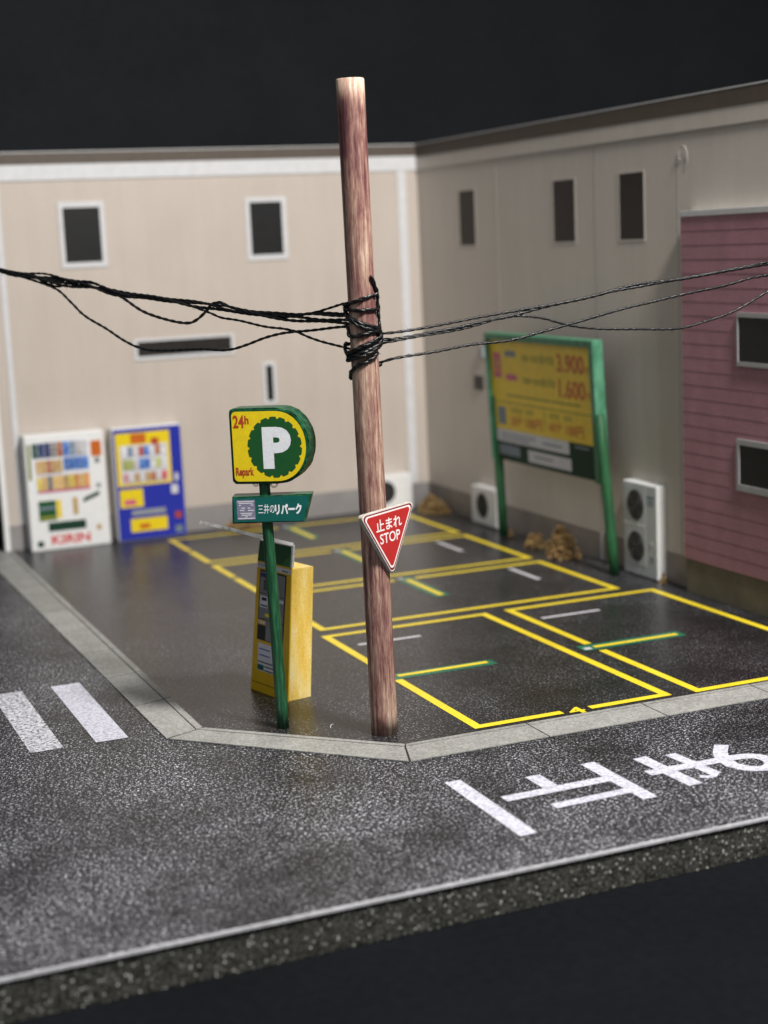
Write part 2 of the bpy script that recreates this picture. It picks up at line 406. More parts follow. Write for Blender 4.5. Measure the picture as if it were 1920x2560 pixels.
base = thing('display_base', 'thick dark board with glittery rough edge carrying the whole street model', 'base board', (0, 0, -.78))
obj('board', *boxw(-24, 18, -8.5, 29.2, -.78, -.066, .01), M_edge, base)
obj('paper_edge', [(-24, -8.535, -.062), (18, -8.535, -.062), (18, -8.525, -.022), (-24, -8.525, -.022), (18, -8.50, .0), (-24, -8.50, .0), (18, 29.2, 0), (-24, 29.2, 0), (18, 29.2, -.062), (-24, 29.2, -.062)], [(0, 1, 2, 3), (3, 2, 4, 5), (4, 6, 7, 5), (7, 6, 8, 9), (0, 9, 8, 1)], mk('paper_cut_edge', (.34, .34, .36), .6, .2, 6), base)
road = structure(obj('road', *sheet(XY, rect(-24, 18, -8.495, 29.2), .003), M_road))
def mark(name, rects, mat, parent, z): return obj(name, *quads(XY, rects, z), mat, parent)
mark('crosswalk_stripe', [(-6.03, -5.28, 2.69, 8.06)], M_whiteroad, road, .012)
mark('crosswalk_stripe', [(-7.53, -6.78, 2.69, 8.06)], M_whiteworn, road, .012)
mark('crosswalk_stripe', [(-9.03, -8.28, 2.69, 8.06)], M_whiteworn, road, .012)
obj('stop_line', *sheet(XY, [(-.27, -7.17), (.10, -7.15), (.11, -3.77), (-.25, -3.77)], .012), M_whiteroad, road)
# road lettering, read by a driver heading left: strokes laid flat
obj('road_letter', *strokes(XY, [[(2.88, -4.15), (2.90, -6.6)], [(.37, -5.24), (2.74, -5.21)], [(1.50, -4.30), (1.51, -5.06)], [(1.02, -6.08), (2.74, -6.02)]], [.33, .31, .34, .28], .011), M_whiteroad, road)
obj('road_letter', *strokes(XY, [[(4.00, -4.39), (4.10, -6.38)], [(4.68, -4.52), (4.80, -6.05)], [(3.62, -5.34), (5.1, -5.37), (5.7, -5.36), (6.18, -5.50), (6.26, -5.95), (5.95, -6.30), (5.55, -6.15), (5.38, -5.72)], [(5.38, -5.80), (5.45, -5.35), (5.62, -4.98), (5.96, -4.55)], [(4.80, -6.02), (4.62, -6.18), (4.42, -6.02)]], [.33, .27, .31, .31, .16], .011), M_whiteroad, road)
obj('road_letter', *strokes(XY, [[(7.2, -6.0), (9.7, -6.0)], [(7.8, -6.5), (7.85, -5.75), (8.4, -6.2), (9.0, -6.6)], [(8.2, -6.1), (7.75, -5.2), (7.8, -4.8), (9.3, -4.75), (9.6, -4.5), (9.3, -4.2)]], .28, .011), M_whiteroad, road)

lotP = [(-3.56, WY), (-3.56, 2.45), (.04, -1.08), (17.9, -1.08), (17.9, WY)]
lot = structure(obj('parking_lot', *sheet(XY, lotP, .010), M_lot))
# ---- kerb, stone by stone
kerb = structure(obj('kerb', *prism(XY, [(-4.70, WY + .5), (-4.52, 2.09), (-.34, -2.2), (17.9, -2.2), (17.9, -1.09), (.03, -1.09), (-3.57, 2.44), (-3.57, WY)], .004, .007), M_gap))
def kseg(o0, o1, g0, g1, i0, i1, t0, t1, gap):
    L = lambda a, b, t: (a[0] + (b[0] - a[0]) * t, a[1] + (b[1] - a[1]) * t)
    s0 = t0 + gap; s1 = t1 - gap
    obj('kerb_stone', *prism(XY, [L(o0, o1, s0), L(o0, o1, s1), L(g0, g1, s1), L(g0, g1, s0)], .005, .035, .006), M_kerb, kerb)
    h = .022
    def inn(t): 
        g = L(g0, g1, t); i = L(i0, i1, t); d = math.hypot(i[0] - g[0], i[1] - g[1]); return (g[0] + (i[0] - g[0]) * h / d, g[1] + (i[1] - g[1]) * h / d)
    obj('kerb_edging', *prism(XY, [inn(s0), inn(s1), L(i0, i1, s1), L(i0, i1, s0)], .005, .042, .005), M_kerb, kerb)
n = 9
for k in range(n): kseg((-4.54, 2.09), (-4.72, 28.6), (-3.76, 2.40), (-3.76, 28.3), (-3.57, 2.46), (-3.57, 28.3), k / n, (k + 1) / n, .0008)
kseg((-4.51, 2.06), (-.36, -2.21), (-3.75, 2.38), (-.05, -1.25), (-3.55, 2.43), (.03, -1.09), 0.004, 1.0, .0012)
xs = [0, 3.04, 6.08, 9.12, 12.16, 15.2, 17.9]
for a, b in zip(xs, xs[1:]):
    f0 = (a + .0 if a else -.33)
    kseg((f0, -2.21), (b, -2.21), (a if a else -.03, -1.25), (b, -1.25), (a if a else .05, -1.09), (b, -1.09), 0, 1, .0045)

# ---- painted bays
LW = .23
def bay(x0, x1, y0, y1, gaps):
    """outline of a bay as separate rectangles; gaps: {side: [(from, to)]}"""
    R = []
    def cut(a, b, gs):
        out = []; p = a
        for g0, g1 in sorted(gs): out.append((p, g0)); p = g1
        return out + [(p, b)]
    for a, b in cut(x0, x1, gaps.get('S', [])): R.append((a, b, y0, y0 + LW))
    for a, b in cut(x0, x1, gaps.get('N', [])): R.append((a, b, y1 - LW, y1))
    for a, b in cut(y0 + LW, y1 - LW, gaps.get('W', [])): R.append((x0, x0 + LW, a, b))
    for a, b in cut(y0 + LW, y1 - LW, gaps.get('E', [])): R.append((x1 - LW, x1, a, b))
    return mark('bay_outline', R, M_yel, lot, .018)
bay(1.88, 7.11, -.83, 9.22, {'S': [(4.18, 4.92)], 'W': [(3.88, 4.46)]})
bay(7.72, 12.92, -.93, 9.28, {'W': [(3.68, 4.44)]})
bay(2.10, 12.10, 9.84, 15.10, {'N': [(6.62, 7.36)], 'W': [(12.3, 12.6)]})
bay(2.12, 12.12, 15.66, 21.02, {'N': [(6.62, 7.36)], 'W': [(18.35, 18.62)]})
bay(2.14, 12.16, 21.56, 26.92, {'N': [(6.62, 7.36)], 'W': [(23.95, 24.2)]})
text('bay_number', '4', XY, 4.32, 4.74, -1.0, -.52, .018, M_yel, lot, .02)
def lock(plate, bar, sq):
    p = mark('lock_plate', [plate], M_lockgreen, lot, .016)
    mark('lock_flap', [bar], M_yel, p, .024); mark('lock_corner', [sq], M_mark, p, .024)
lock((1.55, 4.85, 3.93, 4.42), (2.12, 4.68, 4.11, 4.30), (1.64, 1.92, 4.03, 4.24))
lock((7.40, 10.58, 3.82, 4.36), (7.80, 10.42, 3.97, 4.16), (7.46, 7.68, 3.90, 4.10))
lock((6.74, 7.27, 12.0, 15.24), (6.92, 7.12, 12.15, 14.86), (6.78, 6.98, 15.0, 15.2))
lock((6.74, 7.27, 17.95, 21.1), (6.92, 7.12, 18.1, 20.8), (6.78, 6.98, 20.75, 21.05))
lock((6.80, 7.33, 23.7, 26.95), (6.95, 7.15, 23.8, 26.5), (6.84, 7.02, 26.65, 26.9))
for r in ((10.55, 10.74, 12.48, 14.58), (10.52, 10.71, 18.2, 20.36), (8.18, 10.10, 7.64, 7.81), (2.44, 4.34, 7.66, 7.83)): mark('wheel_stop_mark', [r], M_mark, lot, .018)

# ================================================================== BUILDINGS
FL = Frame((0, WY, 0), (1, 0, 0)); FR = Frame((WX, 0, 0), (0, -1, 0))     # a along the wall, b up, c out of the wall
H = 14.80
def window(fr, parent, o, i, fm, pm, depth=.05):
    w = obj('window', *frame_ring(fr, o, i, 0.004, depth), fm, parent)
    obj('pane', *boxf(fr, i[0] - .02, i[1] + .02, i[2] - .02, i[3] + .02, .003, depth * .5), pm, w); return w
def frame_ring(fr, o, i, c0, c1):
    V = []; F = []
    for R in ((o[0], o[1], o[2], i[2]), (o[0], o[1], i[3], o[3]), (o[0], i[0], i[2], i[3]), (i[1], o[1], i[2], i[3])):
        v, f = boxf(fr, *R, c0, c1); k = len(V); V += v; F += [[k + x for x in q] for q in f]
    return V, F
bl = thing('cream_building', 'cream rendered building behind the vending machines, white-framed windows and brown roof edge', 'building', (5, WY, 0))
obj('wall', *boxf(FL, -3.80, WX + .3, 0, H - .02, -.35, 0), M_wall, bl)
fa = obj('roof_fascia', *boxf(FL, -3.82, WX - .062, 14.38, H, .002, .06), M_fascia, bl)
obj('roof_edging', *boxf(FL, -3.82, WX + .32, H + .002, H + .045, -.36, .07), M_capgrey, fa)
obj('eave_trim', *boxf(FL, -3.81, WX - .052, 13.80, 14.376, .002, .05), M_trim, bl)
obj('corner_trim', *boxf(FL, 13.02, 13.38, 1.0, 13.795, .002, .035), M_trim, bl)
obj('corner_trim', *boxf(FL, -3.79, -3.60, 0.02, 13.795, .002, .03), M_white, bl)
obj('corner_trim', *boxf(FL, -3.16, -2.96, 1.0, 13.795, .002, .035), M_trim, bl)
obj('plinth', *boxf(FL, -3.58, WX - .052, 0.02, .98, .002, .03), M_plinth, bl)
window(FL, bl, (-.83, .91, 10.53, 12.98), (-.67, .73, 10.73, 12.77), M_trim, M_dark)
window(FL, bl, (6.50, 8.18, 10.49, 12.92), (6.67, 7.99, 10.70, 12.745), M_trim, M_dark)
window(FL, bl, (1.70, 5.73, 6.89, 7.70), (1.83, 5.60, 7.03, 7.60), M_trim, M_darkr)
window(FL, bl, (6.84, 7.38, 4.78, 6.48), (6.97, 7.25, 4.93, 6.34), M_trim, M_dark)

YE = -3.0   # right wall runs on past the picture edge
br = thing('greige_building', 'shaded greige building along the right side of the car park with three tall slit windows', 'building', (WX, 14, 0))
obj('wall', *boxf(FR, -WY + .0, -YE, 0, H - .02, -.35, 0), M_wallr, br)
fb = obj('roof_fascia', *boxf(FR, -WY + .061, -YE, 14.32, H, .002, .06), M_fascia, br)
obj('roof_edging', *boxf(FR, -WY - .35, -YE, H + .002, H + .045, -.36, .07), M_capgrey, fb)
obj('eave_trim', *boxf(FR, -WY + .051, -YE, 13.82, 14.316, .002, .045), M_wallr, br)
obj('eave_line', *boxf(FR, -WY + .051, -YE, 13.76, 13.815, .002, .03), M_seam, br)
obj('plinth', *boxf(FR, -WY + .036, -8.5, .02, .98, .002, .03), M_plinthr, br)
obj('wall_joint', *boxf(FR, -14.06, -13.98, 1.0, 13.75, .002, .006), M_joint, br)
obj('wall_joint', *boxf(FR, -14.08, -13.9, .03, .97, .031, .04), M_capgrey, br)
obj('wall_joint', *boxf(FR, -21.2, -21.15, 1.0, 13.75, .002, .010), M_wallr, br)
obj('wall_joint', *boxf(FR, -9.15, -9.10, 1.0, 13.2, .002, .006), M_joint, br)
for a, b in ((-24.38, -23.0), (-16.84, -15.35), (-12.48, -11.02)):
    window(FR, br, (a - .06, b + .06, 10.66, 12.84), (a, b, 10.72, 12.78), M_wallr, M_darkr, .014)
obj('wall_vent', *boxf(FR, -23.5, -22.8, 5.2, 5.74, .003, .05, .01), M_fan, br)
obj('wall_vent', *boxf(FR, -22.9, -22.55, 6.45, 6.85, .003, .12, .01), M_acline, br)
obj('vent_hook', *tube(catmull([FR(*p) for p in ((-8.72, 12.70, .01), (-8.62, 12.85, .01), (-8.55, 13.05, .02), (-8.6, 13.35, .05), (-8.85, 13.38, .05), (-8.95, 13.1, .05), (-8.88, 13.0, .02))], 5), .013, 6), M_joint, br, True)

PX = 13.5
pk = thing('pink_siding_house', 'house front clad in dusty pink lap siding with grey cap at the right edge', 'house', (PX, 4, 0))
FP = Frame((PX, 0, 0), (0, -1, 0))
obj('wall_core', *boxf(FP, -8.36, -YE, 1.16, 11.31, -.39, -.06), M_gap, pk)
obj('cap', *boxf(FP, -8.36, -YE, 11.325, 11.50, -.39, .03, .012), M_capgrey, pk)
obj('foundation', *boxf(FP, -8.34, -YE, .02, 1.08, -.39, -.05), M_pinkbase, pk)
nb = 25; bh = (11.32 - 1.09) / nb
for k in range(nb):
    z0 = 1.09 + k * bh; z1 = z0 + bh + .05
    V = []
    for a in (-8.37, -YE):
        for b, c in ((z0, .002), (z1, -.006), (z1, -.058), (z0, -.052)): V.append(FP(a, b, c))
    obj('siding_board', V, [(0, 1, 5, 4), (1, 2, 6, 5), (2, 3, 7, 6), (3, 0, 4, 7), (0, 3, 2, 1), (4, 5, 6, 7)], M_pink, pk)
window(FP, pk, (-5.50, -1.4, 7.10, 8.60), (-5.44, -1.5, 7.22, 8.47), M_greyframe, M_dark, .07)
window(FP, pk, (-5.55, -1.4, 3.53, 5.02), (-5.42, -1.5, 3.72, 4.86), M_greyframe, M_dark, .07)

# ================================================================== AIR CONDITIONERS
def fan(fr, a, b, r, c, parent):
    ring = [fr(a + r * math.cos(t), b + r * math.sin(t), c) for t in [2 * math.pi * i / 28 for i in range(28)]]
    f = obj('fan', ring, [list(range(28))], M_fan, parent)
    V = []; F = []
    for rr in (.34, .62, .92):
        P = [fr(a + r * rr * math.cos(t), b + r * rr * math.sin(t), c + .02) for t in [2 * math.pi * i / 24 for i in range(25)]]
        tube(P, .012, 4, V, F)
    for k in range(8):
        t = math.pi * k / 8; u = math.cos(t) * r * .95; w = math.sin(t) * r * .95
        tube([fr(a - u, b - w, c + .02), fr(a + u, b + w, c + .02)], .010, 4, V, F)
    obj('grille', V, F, M_fanbar, f)
def ac(name, label, fr, w, h, dep, fans, front, big=False):
    t = thing(name, label, 'air conditioner', tuple(fr(w / 2, 0, -dep / 2)), 'air conditioner units by the walls')
    obj('casing', *boxf(fr, 0, w, .05, h, -dep, 0, .025), M_acw, t)
    p = obj('front_panel', *boxf(fr, .03, w - .03, .09, h - .04, .001, .012), front, t)
    for a, b, r in fans:
        obj('fan_bezel', *boxf(fr, a - r - .09, a + r + .09, b - r - .10, b + r + .10, .0125, .02), M_acg if big else M_acw, p)
        fan(fr, a, b, r, .022, p)
    for a in (.15, w - .35): obj('foot', *boxf(fr, a, a + .2, .012, .055, -dep + .04, -.04), M_gap, t)
    if big:
        text('lettering', 'SANKO', fr, 1.36, 1.84, 2.56, 2.64, .014, M_acline, p) if False else obj('badge', *quads(fr, [(1.40, 1.86, 2.62, 2.70), (1.42, 1.84, 2.50, 2.56), (1.42, 1.80, 2.40, 2.45)], .014), M_slate, p)
        obj('service_port', *boxf(fr, 1.66, 1.86, .66, .80, .0125, .03), M_acline, p)
        obj('service_port', *boxf(fr, 1.58, 1.72, 1.14, 1.24, .0125, .025), M_acg, p)
        obj('front_rail', *boxf(fr, .05, 1.3, 1.66, 1.74, .0125, .022), M_acw, p)
    return t
ac('air_conditioner', 'tall white outdoor air conditioner with two stacked fans beside the pink house', Frame((13.55, 12.0, 0), (0, -1, 0)), 2.02, 3.06, .36, [(.76, 2.33, .50), (.76, .98, .50)], M_acg, True)
ac('air_conditioner', 'small white single-fan air conditioner behind the left post of the price board', Frame((13.5, 23.35, 0), (0, -1, 0)), 2.1, 1.50, .38, [(.98, .80, .50)], M_acw)
ac('air_conditioner', 'white air conditioner against the cream wall, half hidden by the utility pole', Frame((10.75, 27.55, 0), (1, 0, 0)), 2.05, 1.52, .72, [(.82, .84, .47)], M_acw)

# ================================================================== VENDING MACHINES
def mkprod(base):
    nm = base.name + '_pack'
    if nm in MC: return MC[nm]
    col = PACK[base.name]; m, nt, b = nodes(nm); info = N(nt, 'ShaderNodeObjectInfo')
    v = coords(nt, (5, 1, 7)); c = noise(nt, v, 1.6, 3, .7)
    hi = tuple(min(1, x * .5 + .42) for x in col); lo = tuple(x * .35 for x in col)
    k = ramp(nt, c, [(.34, lo), (.46, col), (.58, col), (.66, hi)])
    tint = ramp(nt, info.outputs['Random'], [(0, (.75, .72, .7)), (1, (1.15, 1.15, 1.15))])
    nt.links.new(mix(nt, 1.0, k, tint, 'MULTIPLY'), b.inputs['Base Color']); b.inputs['Roughness'].default_value = .4
    MC[nm] = m; return m
PACK = {M_navy.name: (.03, .05, .18), M_slate.name: (.22, .30, .42), M_darkgreen.name: (.02, .07, .05), M_tan.name: (.62, .40, .14), M_orange.name: (.70, .30, .06), M_red.name: (.6, .08, .07), M_blue.name: (.04, .17, .55), M_pale.name: (.66, .66, .70), M_olive.name: (.42, .48, .12), M_signyel.name: (.80, .62, .08), M_grey.name: (.22, .20, .19), M_rust.name: (.45, .16, .07), M_pinkprint.name: (.70, .32, .36)}
CANS = [M_navy, M_slate, M_darkgreen, M_tan, M_orange, M_red, M_blue, M_pale, M_olive, M_signyel]
def cans(fr, parent, a0, a1, b0, b1, n, cols, c):
    w = (a1 - a0) / n
    for i in range(n):
        x = a0 + i * w; m = mkprod(cols[i % len(cols)])
        k = obj('drink_can', *boxf(fr, x + w * .05, x + w * .95, b0, b1, c, c + .03, .008), m, parent)
v1 = thing('vending_machine', 'white drinks vending machine with red maker lettering at its foot', 'vending machine', (-1.4, 27.9, 0), 'vending machines by the cream wall')
F1 = Frame((-2.93, 27.50, 0), (3.03, .05, 0))
obj('cabinet', *boxf(F1, 0, 3.03, .02, 4.42, -.72, 0, .03), M_acw, v1)
fp = obj('front_panel', *boxf(F1, .04, 2.99, .10, 4.34, .001, .012), M_acw, v1)
obj('display_window', *boxf(F1, .22, 2.42, 2.20, 4.15, .0125, .02), M_signwhite, fp)
obj('yellow_strip', *boxf(F1, .09, .20, 2.75, 4.10, .0125, .02), M_olive, fp)
cans(F1, fp,   .26, 2.38, 3.56, 4.12, 9, [M_darkgreen, M_navy, M_navy, M_grey, M_rust, M_blue, M_slate, M_pale, M_pale], .021)
cans(F1, fp, .36, 1.38, 2.96, 3.46, 5, [M_tan, M_tan, M_rust, M_tan, M_tan], .021)
cans(F1, fp, 1.42, 2.38, 3.02, 3.50, 5, [M_blue], .021)
cans(F1, fp, .36, 2.38, 2.32, 2.84, 10, [M_signyel, M_tan, M_grey, M_tan, M_tan, M_tan, M_signyel, M_orange, M_tan, M_orange], .021)
for b in (2.90, 2.28): obj('price_strip', *boxf(F1, .38, 2.38, b - .05, b + .02, .021, .03), M_pinkprint if b < 2.5 else M_pale, fp)
obj('round_sticker', *boxf(F1, 2.50, 2.90, 3.45, 4.05, .0125, .02, .003), M_orange, fp)
obj('coin_slot', *boxf(F1, 2.62, 2.80, 3.20, 3.40, .0125, .03), M_grey, fp)
obj('coin_slot', *boxf(F1, 2.62, 2.78, 2.25, 2.42, .0125, .03), M_acline, fp)
obj('brand_tag', *prism(F1, [(2.05, 1.72), (2.70, 1.95), (2.72, 2.12), (2.10, 1.90)], .0125, .02), M_darkgreen, fp)
g = obj('green_notice', *boxf(F1, .36, 1.02, 1.16, 1.92, .0125, .02), M_signgreen, fp)
obj('yellow_notice', *boxf(F1, 1.04, 1.22, 1.22, 1.92, .0125, .02), M_signyel, fp)
obj('notice_line', *boxf(F1, .40, .98, 1.20, 1.34, .021, .026), M_olive, g)
obj('notice_line', *boxf(F1, .40, .98, 1.58, 1.70, .021, .026), M_slate, g)
obj('dispenser_flap', *boxf(F1, .68, 2.12, .74, 1.08, .0125, .03, .006), M_darkgreen, fp)
obj('bottle_print', *boxf(F1, 1.66, 1.86, 1.30, 1.95, .0125, .02), M_tan, fp)
text('lettering', 'KIRIN', F1, .76, 2.24, .22, .58, .016, M_red, fp, .03)
obj('emblem', *boxf(F1, .22, .46, .18, .40, .0125, .02), M_darkgreen, fp)
obj('emblem', *boxf(F1, 2.52, 2.70, .62, .82, .0125, .02), M_tan, fp)

v2 = thing('vending_machine', 'cobalt blue drinks vending machine with yellow display beside the white one', 'vending machine', (1.8, 27.9, 0), 'vending machines by the cream wall')
F2 = Frame((.43, 27.58, 0), (2.72, .06, 0))
V, F = boxf(F2, 0, 2.72, .02, 4.40, -.66, 0, .03)
obj('cabinet', V, F, M_acw, v2)
fp = obj('front_panel', *boxf(F2, .03, 2.70, .05, 4.36, .001, .014), M_blue, v2)
obj('display_window', *boxf(F2, .10, 2.25, 2.15, 4.20, .0145, .02), M_signyel, fp)
obj('display_window', *boxf(F2, .26, 2.12, 2.25, 3.72, .021, .028), M_pale, fp)
cans(F2, fp, .32, 2.06, 3.30, 3.66, 8, [M_pale, M_slate, M_pale, M_red, M_blue, M_pale, M_rust, M_pale], .029)
cans(F2, fp, .32, 2.06, 2.78, 3.18, 8, [M_olive, M_olive, M_pale, M_blue, M_blue, M_pale, M_olive, M_pale], .029)
cans(F2, fp, .32, 2.06, 2.30, 2.64, 8, [M_pinkprint, M_pale, M_tan, M_pale, M_tan, M_rust, M_pale, M_red], .029)
obj('offer_sticker', *boxf(F2, .70, 1.30, 3.78, 4.15, .021, .03), M_orange, fp)
obj('offer_sticker', *boxf(F2, 1.50, 1.80, 3.68, 3.95, .029, .035), M_rust, fp)
y = obj('yellow_notice', *boxf(F2, .14, 1.06, 1.32, 2.02, .0145, .02), M_signyel, fp)
obj('notice_line', *boxf(F2, .30, .76, 1.42, 1.62, .021, .026), M_pinkprint, y)
y = obj('yellow_notice', *boxf(F2, .50, 1.96, .34, .86, .0145, .02), M_signyel, fp)
obj('notice_line', *boxf(F2, .85, 1.25, .46, .64, .021, .026), M_orange, y)
obj('dispenser_flap', *boxf(F2, .56, 1.92, .98, 1.20, .0145, .03, .006), M_acline, fp)
obj('coin_unit', *boxf(F2, 2.18, 2.46, 1.70, 2.05, .0145, .04, .01), M_pale, fp)
obj('coin_slot', *boxf(F2, 2.36, 2.50, 2.2, 2.5, .0145, .03), M_pale, fp)
obj('emblem', *boxf(F2, 2.28, 2.54, .72, .98, .0145, .02), M_rust, fp)
obj('emblem', *boxf(F2, 2.26, 2.56, .16, .44, .0145, .02), M_slate, fp)

# ================================================================== PRICE BOARD
pb = thing('price_board', 'large yellow parking price board in a green frame on two posts', 'sign board', (13.1, 15.8, 0))
lean = Vector((-.042, .0, 1)).normalized()
FB = Frame((13.12, 19.98, -.06), (0, -1, 0), lean)
FB.n = FB.u.cross(FB.v).normalized()
for a0, a1, top, pc in ((-.04, .08, 5.35, -.06), (8.24, 7.86, 5.30, .10)):
    obj('post', *cyl(FB(a0, .075, pc), FB(a1, top, pc), .175, .165, 20, 4, .03), M_gpostb, pb, True)
FB.u = FB.u * .945
obj('panel_back', *boxf(FB, .04, 7.98, 3.02, 7.42, -.20, .0), M_darkgreen, pb)
obj('frame_rail', *boxf(FB, -.06, 8.20, 7.42, 7.66, -.22, .17, .02), M_gframe, pb)
obj('frame_rail', *boxf(FB, 7.90, 8.20, 3.0, 7.415, -.22, .17, .02), M_gframe, pb)
obj('frame_rail', *boxf(FB, -.06, .035, 3.0, 7.415, -.22, .17, .01), M_gframe, pb)
yp = obj('yellow_panel', *boxf(FB, .05, 7.88, 4.18, 7.40, .001, .02), M_boardyel, pb)
z0 = .023
def prt(name, R, m, c=z0): obj(name, *quads(FB, R, c), m, yp)
prt('tariff_box', [(.30, .95, 6.05, 6.95)], M_pinkprint)
text('lettering', '最大', FB, .42, .86, 6.2, 6.8, z0 + .004, M_boardyel, yp)
prt('day_tag', [(1.30, 2.20, 6.84, 7.06)], M_slate); prt('day_tag', [(1.30, 2.20, 6.00, 6.22)], M_pinkprint)
text('lettering', '8:00〜20:00 最大料金', FB, 2.7, 5.15, 6.70, 7.02, z0, M_olive, yp, .01)
text('lettering', '20:00〜8:00 最大料金', FB, 2.7, 5.15, 5.92, 6.22, z0, M_olive, yp, .01)
text('lettering', '3.900', FB, 5.35, 7.30, 6.48, 7.12, z0, M_orange, yp, .035)
text('lettering', '円', FB, 7.34, 7.62, 6.50, 6.76, z0, M_orange, yp, .02)
text('lettering', '1.600', FB, 5.40, 7.30, 5.64, 6.28, z0, M_orange, yp, .035)
text('lettering', '円', FB, 7.34, 7.62, 5.66, 5.92, z0, M_orange, yp, .02)
prt('rule_line', [(1.3, 6.9, 5.42, 5.48), (.3, 7.6, 5.16, 5.20), (4.18, 4.23, 4.38, 5.06)], M_olive)
prt('tariff_box', [(.45, 1.10, 4.36, 5.00)], M_slate)
text('lettering', '駐車後', FB, 1.5, 2.5, 4.82, 5.04, z0, M_olive, yp); text('lettering', '通常', FB, 2.7, 3.3, 4.82, 5.04, z0, M_olive, yp)
text('lettering', '20分', FB, 1.45, 2.45, 4.34, 4.74, z0, M_orange, yp, .025); text('lettering', '100円', FB, 2.65, 3.95, 4.34, 4.74, z0, M_orange, yp, .025)
text('lettering', '夜間', FB, 4.5, 5.3, 4.84, 5.06, z0, M_olive, yp); text('lettering', '通常', FB, 5.6, 6.2, 4.84, 5.06, z0, M_olive, yp)
text('lettering', '60分', FB, 4.5, 5.5, 4.38, 4.78, z0, M_orange, yp, .025); text('lettering', '100円', FB, 5.75, 7.0, 4.36, 4.76, z0, M_orange, yp, .025)
wp = obj('white_notice', *boxf(FB, .05, 5.85, 3.72, 4.17, .001, .02), M_pale, pb)
obj('notice_line', *quads(FB, [(.6, 3.4, 3.98, 4.03), (.6, 2.9, 3.84, 3.89), (3.9, 5.4, 3.90, 3.96)], z0), M_slate, wp)
wp = obj('white_notice', *boxf(FB, 2.7, 5.95, 3.16, 3.58, .001, .02), M_pale, pb)
obj('notice_line', *quads(FB, [(3.2, 4.6, 3.36, 3.42)], z0), M_slate, wp)
wp = obj('white_notice', *boxf(FB, .3, 2.0, 3.24, 3.60, .001, .015), M_slate, pb)
obj('notice_line', *quads(FB, [(6.3, 7.3, 4.0, 4.08)], .006), M_slate, pb)

# ================================================================== UTILITY POLE
up = thing('utility_pole', 'reddish brown stained round wooden utility pole standing in the middle', 'utility pole', (0, 0, 0))
PT = Vector((-.115, 0, 14.43))
V, F = cyl((0, 0, .005), PT, .302, .302, 48, 30, .02)
for i, v in enumerate(V):
    q = math.sin(v.z * 3.1 + math.atan2(v.y, v.x) * 2) * .003; V[i] = v + Vector((v.x - PT.x * v.z / 14.4, v.y, 0)) * q
o = obj('shaft', V, F, M_wood, up, True)
for p in o.data.polygons:
    if len(p.vertices) > 6: p.use_smooth = False

